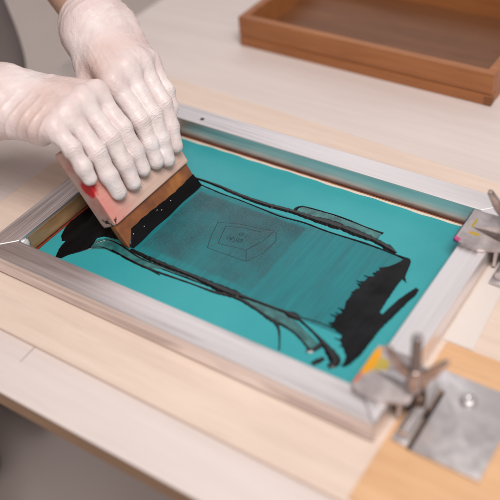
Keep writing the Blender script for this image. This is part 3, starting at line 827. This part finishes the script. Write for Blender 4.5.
def glove_fn(fingers, palm, thumb, fore, cuff_t, seed, cuffr, tilt):
    mcp = [np.array(f[-1][0]) for f in fingers]
    w = np.array(palm['wrist_c'])
    ax = (np.array(fore[1]) - w); ax /= np.linalg.norm(ax)
    def fn(P):
        # slight organic wobble of the latex
        pal = None
        for (a, ra), (b, rb) in palm['bones']:
            c = cone(P, a, b, ra, rb); pal = c if pal is None else smin(pal, c, .016)
        th = chain(P, thumb, .006)
        base = smin(pal, th, .016)
        arm = cone(P, w, np.array(fore[1]), cuffr[0], cuffr[1])
        base = smin(base, arm, .03)
        res = None
        for f in fingers:
            d = chain(P, f, .005)
            # creases at the knuckles of this finger
            for k, amp in ((1, .00016), (2, .00045)):
                J = np.array(f[k][0]); dirv = np.array(f[k + 1][0]) - np.array(f[k - 1][0]); dirv /= np.linalg.norm(dirv)
                t = (P - J) @ dirv
                r2 = np.linalg.norm(P - J, axis=1)
                d = d + amp * np.exp(-(t / .0065) ** 2) * np.exp(-np.clip(r2 - .014, 0, 1) ** 2 / 3e-5) * np.sin(t * 2 * math.pi / .0030 + 2.5 * vnoise(P, 230, seed + k))
            g_ = smin(base, d, .011)
            res = g_ if res is None else smin(res, g_, .0016)
        # folds running across the hand near the wrist
        t = (P - w) @ ax
        m = np.clip((t + .070) / .018, 0, 1)
        ph = (t + tilt * (P[:, 1] - w[1]) + .004 * vnoise(P, 60, seed + 9)) / .0098
        rg = np.exp(-((ph - np.round(ph)) / .17) ** 2)
        res = res - m * .0019 * rg * np.clip(.42 + .9 * vnoise(P, 58, seed + 4), 0, 1)
        # slack diagonal creases over the back of the hand
        q = (P @ np.array((.55, .80, .22)) + .007 * vnoise(P, 50, seed + 6)) / .0105
        r3 = np.exp(-((q - np.round(q)) / .10) ** 2) * np.clip(vnoise(P, 65, seed + 7) - .05, 0, 1)
        res = res - .0013 * r3 * np.clip((t + .100) / .02, 0, 1) * np.clip(1.0 - (t + .055) / .02, 0, 1)
        res = res + m * .0012 * vnoise(P, 130, seed + 11)
        res = res + .00045 * vnoise(P, 210, seed) + .00018 * vnoise(P, 650, seed + 2)
        # long tension folds between the knuckles
        bead = np.sqrt((arm - .0010) ** 2 + (t - cuff_t) ** 2) - .0021
        return np.minimum(np.maximum(res, t - cuff_t), bead)
    def tight_shade(V):  # skin showing through stretched latex, plus painted shade on the back of the hand
        o_ = np.zeros(len(V))
        for q in mcp:
            r2 = np.linalg.norm(V - (q + np.array((-.022, 0, .004))), axis=1)
            o_ = np.maximum(o_, .85 * np.exp(-(r2 / .030) ** 2))
        for f in fingers:
            r2 = np.linalg.norm(V - np.array(f[2][0]), axis=1)
            o_ = np.maximum(o_, .35 * np.exp(-(r2 / .010) ** 2))
        t = (V - w) @ ax
        o_ = np.maximum(o_, .45 * np.clip((t + .05) / .05, 0, 1))
        return o_
    def knk(V):
        o_ = np.full(len(V), .20)
        for f in fingers:
            for k, am in ((1, .45), (2, 1.0)):
                r2 = np.linalg.norm(V - np.array(f[k][0]) - np.array((O.x, 0, O.z)) * .006, axis=1)
                o_ = np.maximum(o_, am * np.exp(-(r2 / .0095) ** 2))
        return o_ * np.clip(.65 + .5 * vnoise(V, 160, seed), 0, 1)
    return fn, (tight_shade, knk)
def F(*j): return [(spn(s, y, o + .0006), r * m) for (s, y, o, r), m in zip(j, (1.18, 1.18, 1.12, 1.04))]
# right hand (near): little finger nearest the camera
rf = [F((.0895, .0665, .0120, .0066), (.105, .0662, .0150, .0074), (.1265, .0662, .0165, .0084), (.154, .0675, .0060, .0100)),
      F((.0580, .0880, .0120, .0074), (.0800, .0872, .0150, .0080), (.1090, .0885, .0185, .0092), (.158, .0910, .0085, .0112)),
      F((.0555, .1110, .0120, .0076), (.0800, .1125, .0155, .0083), (.1120, .1125, .0190, .0095), (.160, .1145, .0095, .0118)),
      F((.0600, .1325, .0118, .0074), (.0830, .1335, .0150, .0081), (.1120, .1345, .0175, .0093), (.157, .1370, .0070, .0115))]
wr = np.array(WRR)
cr = [wr + np.array((0, -.022, -.006)), wr + np.array((0, -.006, .0)), wr + np.array((0, .008, .002)), wr + np.array((0, .022, .0))]
rp = {'wrist_c': WRR, 'bones': [((rf[i][3][0], (.0108, .0128, .0134, .0130)[i]), (cr[i], .019)) for i in range(4)]
      + [((rf[0][3][0] + np.array((-.02, .002, -.012)), .013), (cr[0] + np.array((.02, .004, -.002)), .016))]}
rt = [(spn(.080, .118, -.031), .0095), (spn(.105, .128, -.036), .0105), ((-.020, .140, .108), .0130), ((-.055, .112, .122), .018)]
fr = (WRR, (np.array(WRR) + (np.array(ELR) - np.array(WRR)) * .55))
fn, (tg, kn) = glove_fn(rf, rp, rt, fr, .105, 11, (.031, .042), .55)
o = sdf_obj('glove', fn, (-.20, -.02, .02), (.10, .175, .20), .00115, gl.m, person, attr=[('tight_shade', tg), ('knuckle', kn)], smooth_it=1)
# left hand (far): index finger beside the other index finger
lf = [F((.0570, .1535, .0118, .0074), (.0790, .1570, .0150, .0081), (.1060, .1610, .0180, .0093), (.157, .1660, .0070, .0115)),
      F((.0500, .1690, .0122, .0076), (.0740, .1735, .0160, .0083), (.1030, .1785, .0200, .0096), (.161, .1895, .0095, .0118)),
      F((.0560, .1895, .0118, .0072), (.0780, .1960, .0150, .0079), (.1050, .2020, .0175, .0091), (.158, .2120, .0080, .0112)),
      F((.0830, .2095, .0040, .0066), (.0950, .2165, .0090, .0073), (.1130, .2225, .0110, .0083), (.150, .2310, .0020, .0102))]
wl = np.array(WRL)
cl_ = [wl + np.array((-.004, -.022, .0)), wl + np.array((0, -.008, .003)), wl + np.array((0, .008, .002)), wl + np.array((.002, .022, -.004))]
lp = {'wrist_c': WRL, 'bones': [((lf[i][3][0], (.0130, .0134, .0128, .0108)[i]), (cl_[i], .019)) for i in range(4)]
      + [((lf[3][3][0] + np.array((-.02, .002, -.018)), .013), (cl_[3] + np.array((.02, .0, -.008)), .017))]}
lt = [(spn(.080, .170, -.031), .0095), (spn(.105, .166, -.036), .0105), ((-.022, .168, .118), .0130), ((-.045, .200, .145), .018)]
fL = (WRL, (np.array(WRL) + (np.array(ELL) - np.array(WRL)) * .55))
fn, (tg, kn) = glove_fn(lf, lp, lt, fL, .022, 23, (.031, .040), -.35)
o = sdf_obj('glove', fn, (-.19, .115, .02), (.10, .34, .24), .00115, gl.m, person, attr=[('tight_shade', tg), ('knuckle', kn)], smooth_it=1)

# ------------------------------------------------------------------ light: soft daylight from a big window and an added fill
def area(name, loc, target, size, power, color, sy=None):
    l = bpy.data.lights.new(name, 'AREA'); l.shape = 'RECTANGLE'; l.size = size; l.size_y = sy or size
    l.energy = power; l.color = color
    ob = bpy.data.objects.new(name, l); link(ob); ob.location = loc
    ob.rotation_euler = (Vector(target) - Vector(loc)).to_track_quat('-Z', 'Y').to_euler()
    return ob
area('window_light', (1.05, -.55, 2.1), (.10, .1, 0), 1.0, 48, (1.0, .965, .935), 1.0)
area('rail_fill_light', (-1.3, 2.5, 2.1), (.25, .1, 0), 2.4, 14, (.97, .96, 1.0), 1.8)  # unseen light added in the rails' reflection to brighten them
w = bpy.data.worlds.new('World'); scene.world = w; w.use_nodes = True
bg = w.node_tree.nodes['Background']; bg.inputs[0].default_value = (1.0, .93, .89, 1); bg.inputs[1].default_value = 1.0
nt = w.node_tree
tc = nt.nodes.new('ShaderNodeTexCoord'); sx = nt.nodes.new('ShaderNodeSeparateXYZ'); nt.links.new(tc.outputs['Generated'], sx.inputs[0])
mr = nt.nodes.new('ShaderNodeMapRange'); mr.interpolation_type = 'SMOOTHSTEP'; nt.links.new(sx.outputs[0], mr.inputs[0])
mr.inputs[1].default_value = -.80; mr.inputs[2].default_value = -.15
rp_ = nt.nodes.new('ShaderNodeValToRGB'); nt.links.new(mr.outputs[0], rp_.inputs[0])
rp_.color_ramp.elements[0].color = (.07, .060, .058, 1); rp_.color_ramp.elements[1].color = (.44, .41, .40, 1)
nt.links.new(rp_.outputs[0], bg.inputs[0])

scene.render.engine = 'CYCLES'
scene.cycles.use_denoising = True
scene.cycles.max_bounces = 8
scene.view_settings.view_transform = 'Standard'; scene.view_settings.look = 'None'
scene.view_settings.exposure = 0; scene.view_settings.gamma = 1
